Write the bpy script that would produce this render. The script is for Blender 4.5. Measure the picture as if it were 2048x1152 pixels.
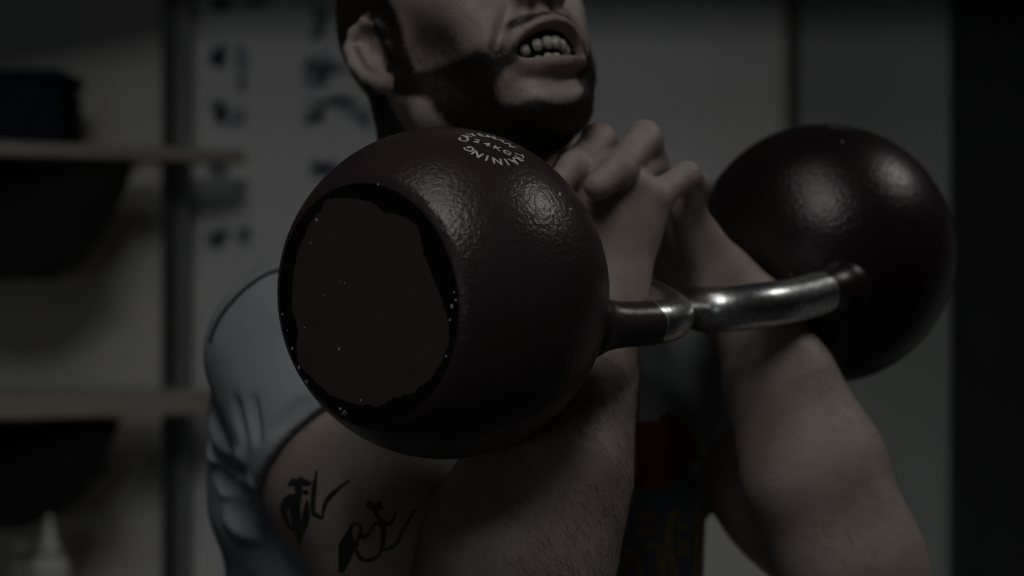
import bpy, bmesh, math, random
import numpy as np
from mathutils import Vector, Matrix
from mathutils.bvhtree import BVHTree

random.seed(7)
RNG = np.random.default_rng(7)
for o in list(bpy.data.objects):
    bpy.data.objects.remove(o, do_unlink=True)
SC = bpy.context.scene
COL = SC.collection

# ------------------------------------------------------------------ camera, world, lamps, exposure
F = 3810.0          # focal length in pixels of the 2048 px wide frame
H = 1.50            # camera height
def P(px, py, d):   # a point seen at (px, py), d metres in front of the camera
    return np.array([(px - 1024.0) / F * d, d, H - (py - 576.0) / F * d])
cam = bpy.data.cameras.new('camera')
camo = bpy.data.objects.new('camera', cam); COL.objects.link(camo)
camo.location = (0, 0, H); camo.rotation_euler = (math.radians(90), 0, 0)
cam.sensor_width = 36.0; cam.lens = 36.0 * F / 2048.0
cam.clip_start = 0.02; cam.clip_end = 50
cam.dof.use_dof = True; cam.dof.focus_distance = 1.19; cam.dof.aperture_fstop = 4.2
SC.camera = camo
w = bpy.data.worlds.new('world'); SC.world = w; w.use_nodes = True
w.node_tree.nodes['Background'].inputs[0].default_value = (0.75, 0.85, 1.0, 1)
w.node_tree.nodes['Background'].inputs[1].default_value = 0.003
SC.view_settings.view_transform = 'Standard'
SC.view_settings.look = 'None'
SC.view_settings.exposure = -0.62
SC.view_settings.gamma = 1.0
SC.view_settings.use_curve_mapping = False
CEIL = 4.2
# ceiling light boxes: x, y, size x, size y, strength, depth of the added light-cutting skirt
LAMPS = [(2.75, 2.05, 0.95, 1.15, 9.0, 0.20),
         (-0.20, -1.25, 1.20, 2.40, 5.6, 0.50),
         (-0.30, 0.45, 0.90, 0.80, 2.6, 0.20)]
WINDOW = (-1.30, 1.45, 0.32, 0.38, 7.0)      # window in the wall behind the camera: x, z, width, height, strength

# ------------------------------------------------------------------ material helpers
def new_mat(name):
    m = bpy.data.materials.new(name); m.use_nodes = True
    nt = m.node_tree; b = nt.nodes['Principled BSDF']
    return m, nt, b
def N(nt, t, **kw):
    n = nt.nodes.new(t)
    for k, v in kw.items():
        if k in n.inputs: n.inputs[k].default_value = v
        else: setattr(n, k, v)
    return n
def L(nt, a, b): nt.links.new(a, b)
def ramp(nt, src, p0, c0, p1, c1):
    r = N(nt, 'ShaderNodeValToRGB')
    r.color_ramp.elements[0].position = p0; r.color_ramp.elements[0].color = c0
    r.color_ramp.elements[1].position = p1; r.color_ramp.elements[1].color = c1
    L(nt, src, r.inputs[0]); return r
def mixc(nt, fac, a, b):
    m = N(nt, 'ShaderNodeMix', data_type='RGBA')
    for s, v in ((m.inputs[0], fac), (m.inputs[6], a), (m.inputs[7], b)):
        if isinstance(v, (int, float)): s.default_value = v
        elif isinstance(v, tuple): s.default_value = v
        else: L(nt, v, s)
    return m.outputs[2]
def simple(name, col, rough=0.6, metal=0.0, var=0.12, scale=30.0, bump=0.0, spec=0.5):
    m, nt, b = new_mat(name)
    tc = N(nt, 'ShaderNodeTexCoord')
    nz = N(nt, 'ShaderNodeTexNoise', Scale=scale, Detail=4.0)
    L(nt, tc.outputs['Object'], nz.inputs['Vector'])
    lo = tuple(c * (1 - var) for c in col) + (1,); hi = tuple(min(1, c * (1 + var)) for c in col) + (1,)
    r = ramp(nt, nz.outputs[0], 0.3, lo, 0.7, hi)
    L(nt, r.outputs[0], b.inputs['Base Color'])
    b.inputs['Roughness'].default_value = rough; b.inputs['Metallic'].default_value = metal
    b.inputs['Specular IOR Level'].default_value = spec
    if bump:
        bp = N(nt, 'ShaderNodeBump', Strength=bump, Distance=0.002)
        L(nt, nz.outputs[0], bp.inputs['Height']); L(nt, bp.outputs[0], b.inputs['Normal'])
    return m

# ------------------------------------------------------------------ mesh helpers
def link(name, me, mat=None, parent=None):
    o = bpy.data.objects.new(name, me); COL.objects.link(o)
    if mat is not None:
        me.materials.clear(); me.materials.append(mat)
    if parent is not None: o.parent = parent
    return o
def from_arrays(name, V, Fc, mat=None, parent=None, smooth=True):
    me = bpy.data.meshes.new(name)
    V = np.asarray(V, np.float32)
    if isinstance(Fc, np.ndarray):
        n, k = Fc.shape
        me.vertices.add(len(V)); me.vertices.foreach_set('co', V.ravel())
        me.loops.add(n * k); me.loops.foreach_set('vertex_index', Fc.astype(np.int32).ravel())
        me.polygons.add(n); me.polygons.foreach_set('loop_start', np.arange(0, n * k, k, dtype=np.int32))
        me.update(calc_edges=True)
    else:
        me.from_pydata([tuple(map(float, v)) for v in V], [], Fc)
    me.validate()
    if smooth: me.polygons.foreach_set('use_smooth', np.ones(len(me.polygons), bool))
    me.update()
    return link(name, me, mat, parent)
def box(name, c, s, mat, parent=None, bev=0.0, rz=0.0):
    bm = bmesh.new(); bmesh.ops.create_cube(bm, size=1.0)
    for v in bm.verts: v.co = Vector((v.co.x * s[0], v.co.y * s[1], v.co.z * s[2]))
    if bev: bmesh.ops.bevel(bm, geom=bm.edges[:], offset=bev, segments=2, affect='EDGES', profile=0.5)
    if rz: bmesh.ops.rotate(bm, verts=bm.verts, matrix=Matrix.Rotation(rz, 3, 'Z'))
    bmesh.ops.translate(bm, verts=bm.verts, vec=Vector(c))
    me = bpy.data.meshes.new(name); bm.to_mesh(me); bm.free()
    return link(name, me, mat, parent)
def lathe(name, prof, mat, parent=None, seg=64, M=None, smooth=True):
    V = []; Fc = []
    for r, z in prof:
        for i in range(seg):
            a = 2 * math.pi * i / seg
            V.append((r * math.cos(a), r * math.sin(a), z))
    for j in range(len(prof) - 1):
        for i in range(seg):
            i2 = (i + 1) % seg
            Fc.append((j * seg + i, j * seg + i2, (j + 1) * seg + i2, (j + 1) * seg + i))
    Fc.append(tuple(reversed(range(seg)))); Fc.append(tuple(range((len(prof) - 1) * seg, len(prof) * seg)))
    V = np.array(V)
    if M is not None: V = V @ np.array(M.to_3x3()).T + np.array(M.translation)
    return from_arrays(name, V, Fc, mat, parent, smooth)
def catmull(pts, n):
    pts = np.asarray(pts, float); out = []
    Q = np.vstack([2 * pts[0] - pts[1], pts, 2 * pts[-1] - pts[-2]])
    for i in range(1, len(Q) - 2):
        for t in np.linspace(0, 1, n, endpoint=False):
            p0, p1, p2, p3 = Q[i - 1:i + 3]
            out.append(0.5 * (2 * p1 + (p2 - p0) * t + (2 * p0 - 5 * p1 + 4 * p2 - p3) * t * t + (3 * p1 - p0 - 3 * p2 + p3) * t ** 3))
    out.append(pts[-1]); return np.array(out)
def tube(name, path, rad, mat, parent=None, seg=20, along=None, cap=True):
    path = np.asarray(path, float); n = len(path)
    rad = np.broadcast_to(rad, (n,))
    T = np.gradient(path, axis=0); T /= np.linalg.norm(T, axis=1)[:, None]
    up = np.array([0, 0, 1.0]) if abs(T[0][2]) < 0.9 else np.array([1.0, 0, 0])
    A = np.cross(T[0], up); A /= np.linalg.norm(A)
    V = []
    for i in range(n):
        A = A - T[i] * A.dot(T[i]); A /= np.linalg.norm(A); B = np.cross(T[i], A)
        for k in range(seg):
            a = 2 * math.pi * k / seg
            V.append(path[i] + rad[i] * (math.cos(a) * A + math.sin(a) * B))
    Fc = []
    for i in range(n - 1):
        for k in range(seg):
            k2 = (k + 1) % seg
            Fc.append((i * seg + k, i * seg + k2, (i + 1) * seg + k2, (i + 1) * seg + k))
    if cap:
        Fc.append(tuple(reversed(range(seg)))); Fc.append(tuple(range((n - 1) * seg, n * seg)))
    o = from_arrays(name, V, Fc, mat, parent)
    if along is not None:
        at = o.data.attributes.new('along', 'FLOAT', 'POINT')
        at.data.foreach_set('value', np.repeat(along, seg).astype(np.float32))
    return o
def empty(name, loc=(0, 0, 0)):
    o = bpy.data.objects.new(name, None); COL.objects.link(o); o.location = loc
    o.empty_display_size = 0.1; return o
def tag(o, label=None, cat=None, group=None, kind=None):
    for k, v in (('label', label), ('category', cat), ('group', group), ('kind', kind)):
        if v: o[k] = v
    return o
def adopt(root, o):     # parent a world-space mesh under an Empty that is not at the origin
    o.parent = root; o.matrix_parent_inverse = Matrix.Translation(-Vector(root.location)); return o

# ------------------------------------------------------------------ implicit surfaces
class Cone:
    def __init__(s, a, b, ra, rb, k=0.015):
        s.a = np.asarray(a, float); s.b = np.asarray(b, float); s.ra = ra; s.rb = rb; s.k = k
        s.c = (s.a + s.b) / 2; s.R = np.linalg.norm(s.b - s.a) / 2 + max(ra, rb)
    def d(s, p):
        ba = (s.b - s.a).astype(np.float32); L2 = float(ba @ ba) + 1e-12
        pa = p - s.a.astype(np.float32)
        t = np.clip(pa @ ba / L2, 0, 1)
        q = pa - t[:, None] * ba
        return np.sqrt(np.einsum('ij,ij->i', q, q)) - (s.ra + (s.rb - s.ra) * t)
class Ell:
    def __init__(s, c, r, axes=None, k=0.015):
        s.c = np.asarray(c, float); s.r = np.asarray(r, float); s.k = k
        s.ax = np.eye(3) if axes is None else np.asarray(axes, float)   # rows
        s.R = max(r)
    def d(s, p):
        q = (p - s.c.astype(np.float32)) @ s.ax.T.astype(np.float32)
        q1 = q / s.r.astype(np.float32)
        k0 = np.sqrt(np.einsum('ij,ij->i', q1, q1)) + 1e-6
        q2 = q1 / s.r.astype(np.float32)
        k1 = np.sqrt(np.einsum('ij,ij->i', q2, q2)) + 1e-6
        return k0 * (k0 - 1) / k1
class Sub:
    def __init__(s, prim, k=0.004): s.prim = prim; s.k = k; s.c = prim.c; s.R = prim.R
class Half:            # keep the side where (p-o).n < 0
    def __init__(s, o, n, k=0.002): s.o = np.asarray(o, float); s.n = np.asarray(n, float) / np.linalg.norm(n); s.k = k; s.c = s.o; s.R = 1e3
    def d(s, p): return (p - s.o.astype(np.float32)) @ s.n.astype(np.float32)
def smin(a, b, k):
    h = np.maximum(k - np.abs(a - b), 0) / k
    return np.minimum(a, b) - h * h * k * 0.25
def smax(a, b, k): return -smin(-a, -b, k)
BIG = 0.5
class Group:
    def __init__(s, prims, k=0.01, disp=None): s.prims = prims; s.k = k; s.disp = disp
    def d(s, p, c=None, rad=None):
        out = np.full(len(p), BIG, np.float32)
        for q in s.prims:
            if c is not None and np.linalg.norm(q.c - c) - q.R > rad + q.k + 0.02: continue
            if isinstance(q, Sub): out = smax(out, -q.prim.d(p), q.k)
            elif isinstance(q, Half): out = smax(out, q.d(p), q.k)
            else: out = smin(out, q.d(p), q.k)
        if s.disp is not None: out = out + s.disp(p)
        return out
def field(groups, p, c=None, rad=None):
    out = None
    for g in groups:
        v = g.d(p, c, rad)
        out = v if out is None else smin(out, v, g.k)
    return out
def sdf_mesh(groups, lo, hi, h):
    lo = np.asarray(lo, float); hi = np.asarray(hi, float)
    B = 12
    nb = np.maximum(np.ceil((hi - lo) / h / B).astype(int), 1)
    n = nb * B + 1
    Fd = np.full(n, BIG, np.float32)
    brad = B * h * math.sqrt(3) / 2
    g = np.stack(np.meshgrid(*[np.arange(k) for k in nb], indexing='ij'), -1).reshape(-1, 3)
    cen = (lo + (g + 0.5) * B * h).astype(np.float32)
    dc = np.concatenate([field(groups, cen[i:i + 20000]) for i in range(0, len(cen), 20000)])
    off = np.stack(np.meshgrid(*[np.arange(B + 1)] * 3, indexing='ij'), -1).reshape(-1, 3)
    offw = (off * h).astype(np.float32)
    for i in range(len(g)):
        b0 = g[i] * B
        sl = tuple(slice(b0[k], b0[k] + B + 1) for k in range(3))
        if abs(dc[i]) > brad * 1.9 + 0.012:
            if dc[i] < 0:
                Fd[sl] = np.where(Fd[sl] == BIG, -BIG, Fd[sl])
            continue
        p = offw + (lo + b0 * h).astype(np.float32)
        Fd[sl] = field(groups, p, cen[i].astype(float), brad).reshape(B + 1, B + 1, B + 1)
    s = Fd < 0
    mix = np.zeros(n - 1, np.int8)
    for dx in (0, 1):
        for dy in (0, 1):
            for dz in (0, 1):
                mix += s[dx:n[0] - 1 + dx, dy:n[1] - 1 + dy, dz:n[2] - 1 + dz]
    act = np.argwhere((mix > 0) & (mix < 8))
    cs = [(0, 0, 0), (1, 0, 0), (0, 1, 0), (1, 1, 0), (0, 0, 1), (1, 0, 1), (0, 1, 1), (1, 1, 1)]
    val = np.stack([Fd[act[:, 0] + c[0], act[:, 1] + c[1], act[:, 2] + c[2]] for c in cs], 1)
    acc = np.zeros((len(act), 3)); cnt = np.zeros(len(act))
    for i in range(8):
        for j in range(i + 1, 8):
            if sum(abs(a - b) for a, b in zip(cs[i], cs[j])) != 1: continue
            cr = (val[:, i] < 0) != (val[:, j] < 0)
            t = np.where(cr, val[:, i] / np.where(cr, val[:, i] - val[:, j], 1), 0)
            pt = np.array(cs[i]) + t[:, None] * (np.array(cs[j]) - np.array(cs[i]))
            acc += np.where(cr[:, None], pt, 0); cnt += cr
    V = lo + (act + acc / cnt[:, None]) * h
    m = n - 1
    key = (act[:, 0] * m[1] + act[:, 1]) * m[2] + act[:, 2]
    quads = []
    for ax in range(3):
        a = [slice(None)] * 3; b = [slice(None)] * 3
        a[ax] = slice(0, n[ax] - 1); b[ax] = slice(1, n[ax])
        ch = s[tuple(a)] != s[tuple(b)]
        e = np.argwhere(ch)
        u, v = (ax + 1) % 3, (ax + 2) % 3
        ok = (e[:, u] > 0) & (e[:, v] > 0) & (e[:, u] < m[u]) & (e[:, v] < m[v])
        e = e[ok]
        ids = []
        for du, dv in ((-1, -1), (0, -1), (0, 0), (-1, 0)):
            q = e.copy(); q[:, u] += du; q[:, v] += dv
            kk = (q[:, 0] * m[1] + q[:, 1]) * m[2] + q[:, 2]
            ids.append(np.searchsorted(key, kk))
        q4 = np.stack(ids, 1)
        neg = s[e[:, 0], e[:, 1], e[:, 2]]
        q4[~neg] = q4[~neg][:, ::-1]
        quads.append(q4)
    return V, np.concatenate(quads)
def inside(V, bx, grow=0.0):
    return np.all((V > np.array(bx[0]) - grow) & (V < np.array(bx[1]) + grow), axis=1)
def keep_faces(V, Q, mask):
    Q = Q[mask]; used, inv = np.unique(Q, return_inverse=True)
    return V[used], inv.reshape(Q.shape)
def merge(parts):
    Vs, Qs, o = [], [], 0
    for V, Q in parts: Vs.append(V); Qs.append(Q + o); o += len(V)
    return np.concatenate(Vs), np.concatenate(Qs)

# ------------------------------------------------------------------ materials
M_wall = simple('wall_paint', (0.72, 0.72, 0.71), 0.75, var=0.04, scale=6)
M_board = simple('whiteboard_enamel', (0.80, 0.81, 0.82), 0.45, var=0.02, scale=3, spec=0.3)
M_panel = simple('grey_green_panel', (0.42, 0.455, 0.44), 0.7, var=0.05, scale=5)
M_dark = simple('black_green_curtain', (0.030, 0.034, 0.033), 0.9, var=0.2, scale=8)
M_gap_shade = simple('gap_shade', (0.09, 0.10, 0.10), 0.5)
M_frame = simple('aluminium_frame', (0.50, 0.49, 0.48), 0.45, metal=0.3)
M_floor = simple('rubber_floor', (0.03, 0.03, 0.032), 0.85, var=0.3, scale=120, bump=0.3)
M_ceil = simple('ceiling_paint', (0.10, 0.10, 0.10), 0.9)
M_post = simple('grey_steel', (0.05, 0.052, 0.055), 0.5, metal=0.2)
M_post2 = simple('pale_steel', (0.20, 0.205, 0.21), 0.5, metal=0.1)
M_black = simple('black_plastic', (0.008, 0.008, 0.008), 0.6, spec=0.2)
M_navy = simple('navy_cloth', (0.010, 0.016, 0.030), 0.9, spec=0.15)
M_white = simple('white_plastic', (0.55, 0.55, 0.54), 0.4, var=0.03)
M_grey = simple('grey_plastic', (0.22, 0.22, 0.22), 0.5)
M_ink = simple('blue_marker', (0.27, 0.31, 0.37), 0.6)
M_house = simple('lamp_housing', (0.5, 0.5, 0.5), 0.5)
def wood():
    m, nt, b = new_mat('pale_wood')
    tc = N(nt, 'ShaderNodeTexCoord'); mp = N(nt, 'ShaderNodeMapping'); mp.inputs['Scale'].default_value = (2, 40, 40)
    nz = N(nt, 'ShaderNodeTexNoise', Scale=3.0, Detail=5.0)
    L(nt, tc.outputs['Object'], mp.inputs[0]); L(nt, mp.outputs[0], nz.inputs['Vector'])
    r = ramp(nt, nz.outputs[0], 0.3, (0.36, 0.31, 0.26, 1), 0.7, (0.50, 0.44, 0.38, 1))
    L(nt, r.outputs[0], b.inputs['Base Color']); b.inputs['Roughness'].default_value = 0.6
    return m
M_wood = wood()

# ------------------------------------------------------------------ the room
WY = 3.02                                # wall face
tag(box('wall_back', (0.8, WY + 0.05, CEIL / 2), (7.0, 0.10, CEIL), M_wall), kind='structure')
tag(box('floor', (0.8, 0.2, -0.025), (7.0, 5.7, 0.05), M_floor), kind='structure')
tag(box('ceiling', (0.8, 0.2, CEIL + 0.025), (7.0, 5.7, 0.05), M_ceil), kind='structure')
def wx(px, d=WY): return (px - 1024) / F * d
def wz(py, d=WY): return H - (py - 576) / F * d
tag(box('shade_bulkhead', (0.8, WY - 0.21, (2.11 + CEIL) / 2), (7.0, 0.42, CEIL - 2.11), M_ceil), kind='structure')   # unseen bulkhead added to shade the top of the wall
# grey-green wall panel to the right of the board, a dark strip standing in for the shadow gap and the dark door beside it
tag(box('gap_shade_strip', (wx(1578), WY - 0.012, 1.05), (0.030, 0.024, 2.11), M_gap_shade), kind='structure')
tag(box('wall_panel', ((wx(1594) + wx(1893)) / 2, WY - 0.010, 1.04), (wx(1893) - wx(1594), 0.020, 2.11), M_panel), kind='structure')
door = tag(box('door_1', ((wx(1893) + wx(2400)) / 2, WY - 0.014, 1.035), (wx(2400) - wx(1893), 0.028, 2.07), M_dark, bev=0.003), kind='structure')
hd = tube('door_handle', [(wx(2330), WY - 0.03, 1.05), (wx(2330), WY - 0.08, 1.05), (wx(2250), WY - 0.08, 1.05)], 0.009, M_post2); hd.parent = door

def lamp(x, y, sx, sy, e, depth):
    r = empty('ceiling_light', (x, y, CEIL))
    m, nt, b = new_mat('lit_diffuser')
    b.inputs['Base Color'].default_value = (0.8, 0.8, 0.8, 1)
    b.inputs['Emission Color'].default_value = (1.0, 0.985, 0.955, 1)
    b.inputs['Emission Strength'].default_value = e
    adopt(r, box('housing', (x, y, CEIL - 0.0075), (sx + 0.03, sy + 0.03, 0.015), M_house))
    adopt(r, box('diffuser', (x, y, CEIL - 0.020), (sx, sy, 0.010), m))
    for k, (cx, cy, wx_, wy_) in enumerate(((sx / 2 + 0.008, 0, 0.012, sy + 0.03), (-sx / 2 - 0.008, 0, 0.012, sy + 0.03), (0, sy / 2 + 0.008, sx, 0.012), (0, -sy / 2 - 0.008, sx, 0.012))):
        adopt(r, box('skirt', (x + cx, y + cy, CEIL - 0.015 - depth / 2), (wx_, wy_, depth), M_black))  # unseen skirts, added to keep lamp light off the upper wall
    return r
for a, nm in zip(LAMPS, ('above the dark door side of the room', 'hung between the window and the man', 'small and dim, straight above the man')):
    tag(lamp(*a), 'rectangular white ceiling panel light with added black spill-cutting skirt ' + nm, 'light', 'ceiling panel lights')
tag(box('wall_front', (0.8, -2.70, CEIL / 2), (7.0, 0.10, CEIL), M_ceil), kind='structure')
wn = empty('window_1', (WINDOW[0], -2.64, WINDOW[1]))
m_, nt_, b_ = new_mat('daylight_pane'); b_.inputs['Emission Color'].default_value = (0.85, 0.93, 1.0, 1); b_.inputs['Emission Strength'].default_value = WINDOW[4]
adopt(wn, box('window_pane', (WINDOW[0], -2.642, WINDOW[1]), (WINDOW[2], 0.010, WINDOW[3]), m_))
for cx, cz, sx_, sz_ in ((WINDOW[2] / 2 + .02, 0, .04, WINDOW[3] + .08), (-WINDOW[2] / 2 - .02, 0, .04, WINDOW[3] + .08), (0, WINDOW[3] / 2 + .02, WINDOW[2], .04), (0, -WINDOW[3] / 2 - .02, WINDOW[2], .04)):
    adopt(wn, box('window_frame', (WINDOW[0] + cx, -2.635, WINDOW[1] + cz), (sx_, 0.03, sz_), M_house))
tag(wn, kind='structure')

# whiteboard with marker lines
wb = empty('whiteboard', (wx(970), WY - 0.02, 0.55))
bx0, bx1 = wx(372), wx(1562); bz0, bz1 = 0.62, wz(-6)
adopt(wb, box('board_surface', ((bx0 + bx1) / 2, WY - 0.012, (bz0 + bz1) / 2), (bx1 - bx0, 0.022, bz1 - bz0), M_board))
fw = 0.012
for nm, c, s in (('frame_rail', ((bx0 + bx1) / 2, WY - 0.016, bz1), (bx1 - bx0 + fw, 0.032, fw)),
                 ('frame_rail', ((bx0 + bx1) / 2, WY - 0.016, bz0), (bx1 - bx0 + fw, 0.032, fw)),
                 ('frame_stile', (bx0, WY - 0.016, (bz0 + bz1) / 2), (fw, 0.032, bz1 - bz0)),
                 ('frame_stile', (bx1, WY - 0.016, (bz0 + bz1) / 2), (fw, 0.032, bz1 - bz0))):
    adopt(wb, box(nm, c, s, M_frame, bev=0.002))
tag(wb, 'large white marker board with rows of blue handwriting', 'whiteboard')
def stroke_mesh(name, lines, wdt, y, mat):
    V = []; Fc = []
    for pts in lines:
        pts = np.asarray(pts, float)
        T = np.gradient(pts, axis=0); T /= np.linalg.norm(T, axis=1)[:, None] + 1e-9
        nn = np.stack([-T[:, 1], T[:, 0]], 1) * wdt / 2
        b = len(V)
        for p, q in zip(pts, nn):
            V.append((p[0] + q[0], y, p[1] + q[1])); V.append((p[0] - q[0], y, p[1] - q[1]))
        for i in range(len(pts) - 1): Fc.append((b + 2 * i, b + 2 * i + 1, b + 2 * i + 3, b + 2 * i + 2))
    return from_arrays(name, V, Fc, mat, None, False)
def scribble(px, py, wpx, hpx, n, wdt):
    lines = []
    for i in range(n):
        k = random.randint(4, 7)
        pts = [(px + random.uniform(-.5, .5) * wpx, py + random.uniform(-.5, .5) * hpx) for _ in range(k)]
        pts = catmull(pts, 6)
        lines.append([(wx(a, WY - 0.024), wz(b, WY - 0.024)) for a, b in pts])
    o = stroke_mesh('marker_writing', lines, wdt, WY - 0.0238, M_ink)
    return adopt(wb, o)
for px, py, ww, hh, n in ((445, 8, 46, 34, 4), (510, 10, 60, 30, 2), (437, 112, 36, 44, 4), (487, 120, 24, 60, 2), (484, 165, 16, 40, 1),
                          (436, 225, 40, 46, 4), (474, 242, 30, 40, 2), (438, 338, 46, 46, 3), (478, 372, 26, 22, 1), (430, 475, 46, 44, 3), (488, 480, 34, 46, 2),
                          (640, 45, 40, 80, 3), (632, 140, 50, 70, 3), (670, 140, 60, 30, 2), (628, 225, 40, 56, 3), (680, 215, 90, 44, 3), (740, 240, 80, 50, 2), (650, 345, 60, 44, 3)):
    scribble(px, py, ww, hh, n, 0.006)

# ------------------------------------------------------------------ shelf unit
unit = empty('shelf_upright', (wx(352, 2.93), 2.95, 0.0))
ux = wx(352, 2.95)
adopt(unit, box('post_flange', (ux - 0.010, 2.945, 1.05), (0.020, 0.022, 2.11), M_post, bev=0.002))
adopt(unit, box('post_web', (ux + 0.0105, 2.955, 1.05), (0.021, 0.014, 2.11), M_post2, bev=0.002))
adopt(unit, box('foot_plate', (ux, 2.95, 0.004), (0.07, 0.06, 0.008), M_post))
tag(unit, 'slim grey steel upright post standing between the shelves and whiteboard', 'post')
def shelf(zc, th, pr, dr, label):
    # board with a straight back on the wall and a slanting front edge
    x1 = wx(pr, dr); x0 = x1 - 0.85
    y1f = dr; y0f = dr - 0.85 * 0.46
    pts = [(x0, 2.932), (x1, 2.932), (x1, y1f), (x0, y0f)]
    bm = bmesh.new()
    lo = [bm.verts.new((x, y, zc - th / 2)) for x, y in pts]; hi = [bm.verts.new((x, y, zc + th / 2)) for x, y in pts]
    bm.faces.new(lo); bm.faces.new(list(reversed(hi)))
    for i in range(4):
        j = (i + 1) % 4; bm.faces.new((lo[j], lo[i], hi[i], hi[j]))
    bmesh.ops.recalc_face_normals(bm, faces=bm.faces)
    bmesh.ops.bevel(bm, geom=bm.edges[:], offset=0.002, segments=2, affect='EDGES')
    me = bpy.data.meshes.new('wooden_shelf'); bm.to_mesh(me); bm.free()
    o = link('wooden_shelf', me, M_wood)
    return tag(o, label, 'shelf', 'wooden wall shelves')
Z1 = wz(311, 2.88); Z2 = wz(803, 2.88); Z3 = wz(1350, 2.80)
shelf(Z1, 0.020, 480, 2.88, 'pale wooden shelf carrying the navy box')
shelf(Z2, 0.034, 520, 2.88, 'pale wooden shelf above the white nozzle bottle')
shelf(Z3, 0.030, 480, 2.88, 'pale wooden shelf that the white bottle stands on')
shelf(wz(311 - 492, 2.88), 0.022, 470, 2.72, 'unseen pale wooden shelf added above the navy box to shade the wall')  # out of view, added so its shadow darkens the upper left wall
# navy box on the top shelf
nb = empty('storage_box', (wx(10, 2.75), 2.80, Z1 + 0.010))
bw = 0.33; bxr = wx(120, 2.775)
adopt(nb, box('box_body', (bxr - bw / 2, 2.852, Z1 + 0.011 + 0.045), (bw, 0.15, 0.090), M_navy, bev=0.010))
adopt(nb, box('box_lid', (bxr - bw / 2, 2.852, Z1 + 0.011 + 0.100), (bw + 0.006, 0.156, 0.018), M_navy, bev=0.006))
tag(nb, 'navy blue fabric storage box with lid on the top shelf', 'box')
def hopper(ztop, top_px, prof, dd, label, knob):
    # tapering bin hung under a shelf: cross profile in x-z, pushed through in y
    r = empty('hanging_bin', (wx(60, dd), dd, ztop))
    bm = bmesh.new()
    pts = [(wx(a, dd), wz(b, dd)) for a, b in prof]
    fr = [bm.verts.new((x, dd - 0.0, z)) for x, z in pts]; bk = [bm.verts.new((x, dd + 0.12, z)) for x, z in pts]
    bm.faces.new(fr); bm.faces.new(list(reversed(bk)))
    for i in range(len(pts)):
        j = (i + 1) % len(pts); bm.faces.new((fr[j], fr[i], bk[i], bk[j]))
    bmesh.ops.recalc_face_normals(bm, faces=bm.faces)
    bmesh.ops.bevel(bm, geom=bm.edges[:], offset=0.004, segments=2, affect='EDGES')
    me = bpy.data.meshes.new('bin_body'); bm.to_mesh(me); bm.free()
    adopt(r, link('bin_body', me, M_black))
    adopt(r, box('mounting_rim', ((wx(prof[0][0], dd) + wx(prof[-1][0], dd)) / 2, dd + 0.06, ztop - 0.004), (wx(prof[-1][0], dd) - wx(prof[0][0], dd) + 0.008, 0.13, 0.007), M_black, bev=0.001))
    kx, kz = wx(knob[0], dd), wz(knob[1], dd)
    adopt(r, tube('latch', catmull([(kx - 0.035, dd + 0.03, kz + 0.045), (kx - 0.004, dd - 0.005, kz + 0.025), (kx, dd - 0.01, kz), (kx - 0.002, dd - 0.01, kz - 0.014)], 5), 0.0085, M_black, seg=12))
    tag(r, label, 'bin', 'black bins under the shelves')
hopper(Z1 - 0.0105, 0, [(-250, 330), (-250, 560), (60, 560), (120, 535), (165, 480), (205, 400), (238, 330)], 2.80,
       'black tapered bin hung under the shelf with the navy box', (197, 462))
hopper(Z2 - 0.0175, 0, [(-250, 845), (-250, 1060), (40, 1060), (110, 1035), (150, 985), (180, 930), (212, 845)], 2.80,
       'black tapered bin hung directly above the white bottle', (206, 930))
by = 2.74
bt = empty('nozzle_bottle', (wx(98, by), by, Z3 + 0.015))
MB_ = Matrix.Translation((wx(98, by), by, Z3 + 0.0155))
ztip = wz(1030, by) - (Z3 + 0.0155); zsh = wz(1112, by) - (Z3 + 0.0155)
adopt(bt, lathe('bottle_body', [(0.026, 0), (0.030, 0.004), (0.030, zsh - 0.02), (0.028, zsh - 0.008), (0.018, zsh)], M_white, None, 32, MB_))
adopt(bt, lathe('nozzle', [(0.018, zsh), (0.0165, zsh + 0.012), (0.011, zsh + 0.02), (0.004, ztip - 0.004), (0.003, ztip)], M_white, None, 24, MB_))
tag(bt, 'white squeeze bottle with a pointed nozzle on the shelf below the bins', 'bottle')
jr = empty('storage_jar', (wx(35, by), by, Z3 + 0.015))
MJ = Matrix.Translation((wx(35, by), by + 0.02, Z3 + 0.0155)); zj = wz(1090, by) - (Z3 + 0.0155)
adopt(jr, lathe('jar_body', [(0.018, 0), (0.020, 0.003), (0.020, zj - 0.025), (0.017, zj - 0.02)], M_grey, None, 32, MJ))
adopt(jr, lathe('jar_lid', [(0.019, zj - 0.02), (0.019, zj - 0.002), (0.017, zj)], M_grey, None, 32, MJ))
tag(jr, 'small grey jar standing beside the white nozzle bottle', 'jar')

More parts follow.
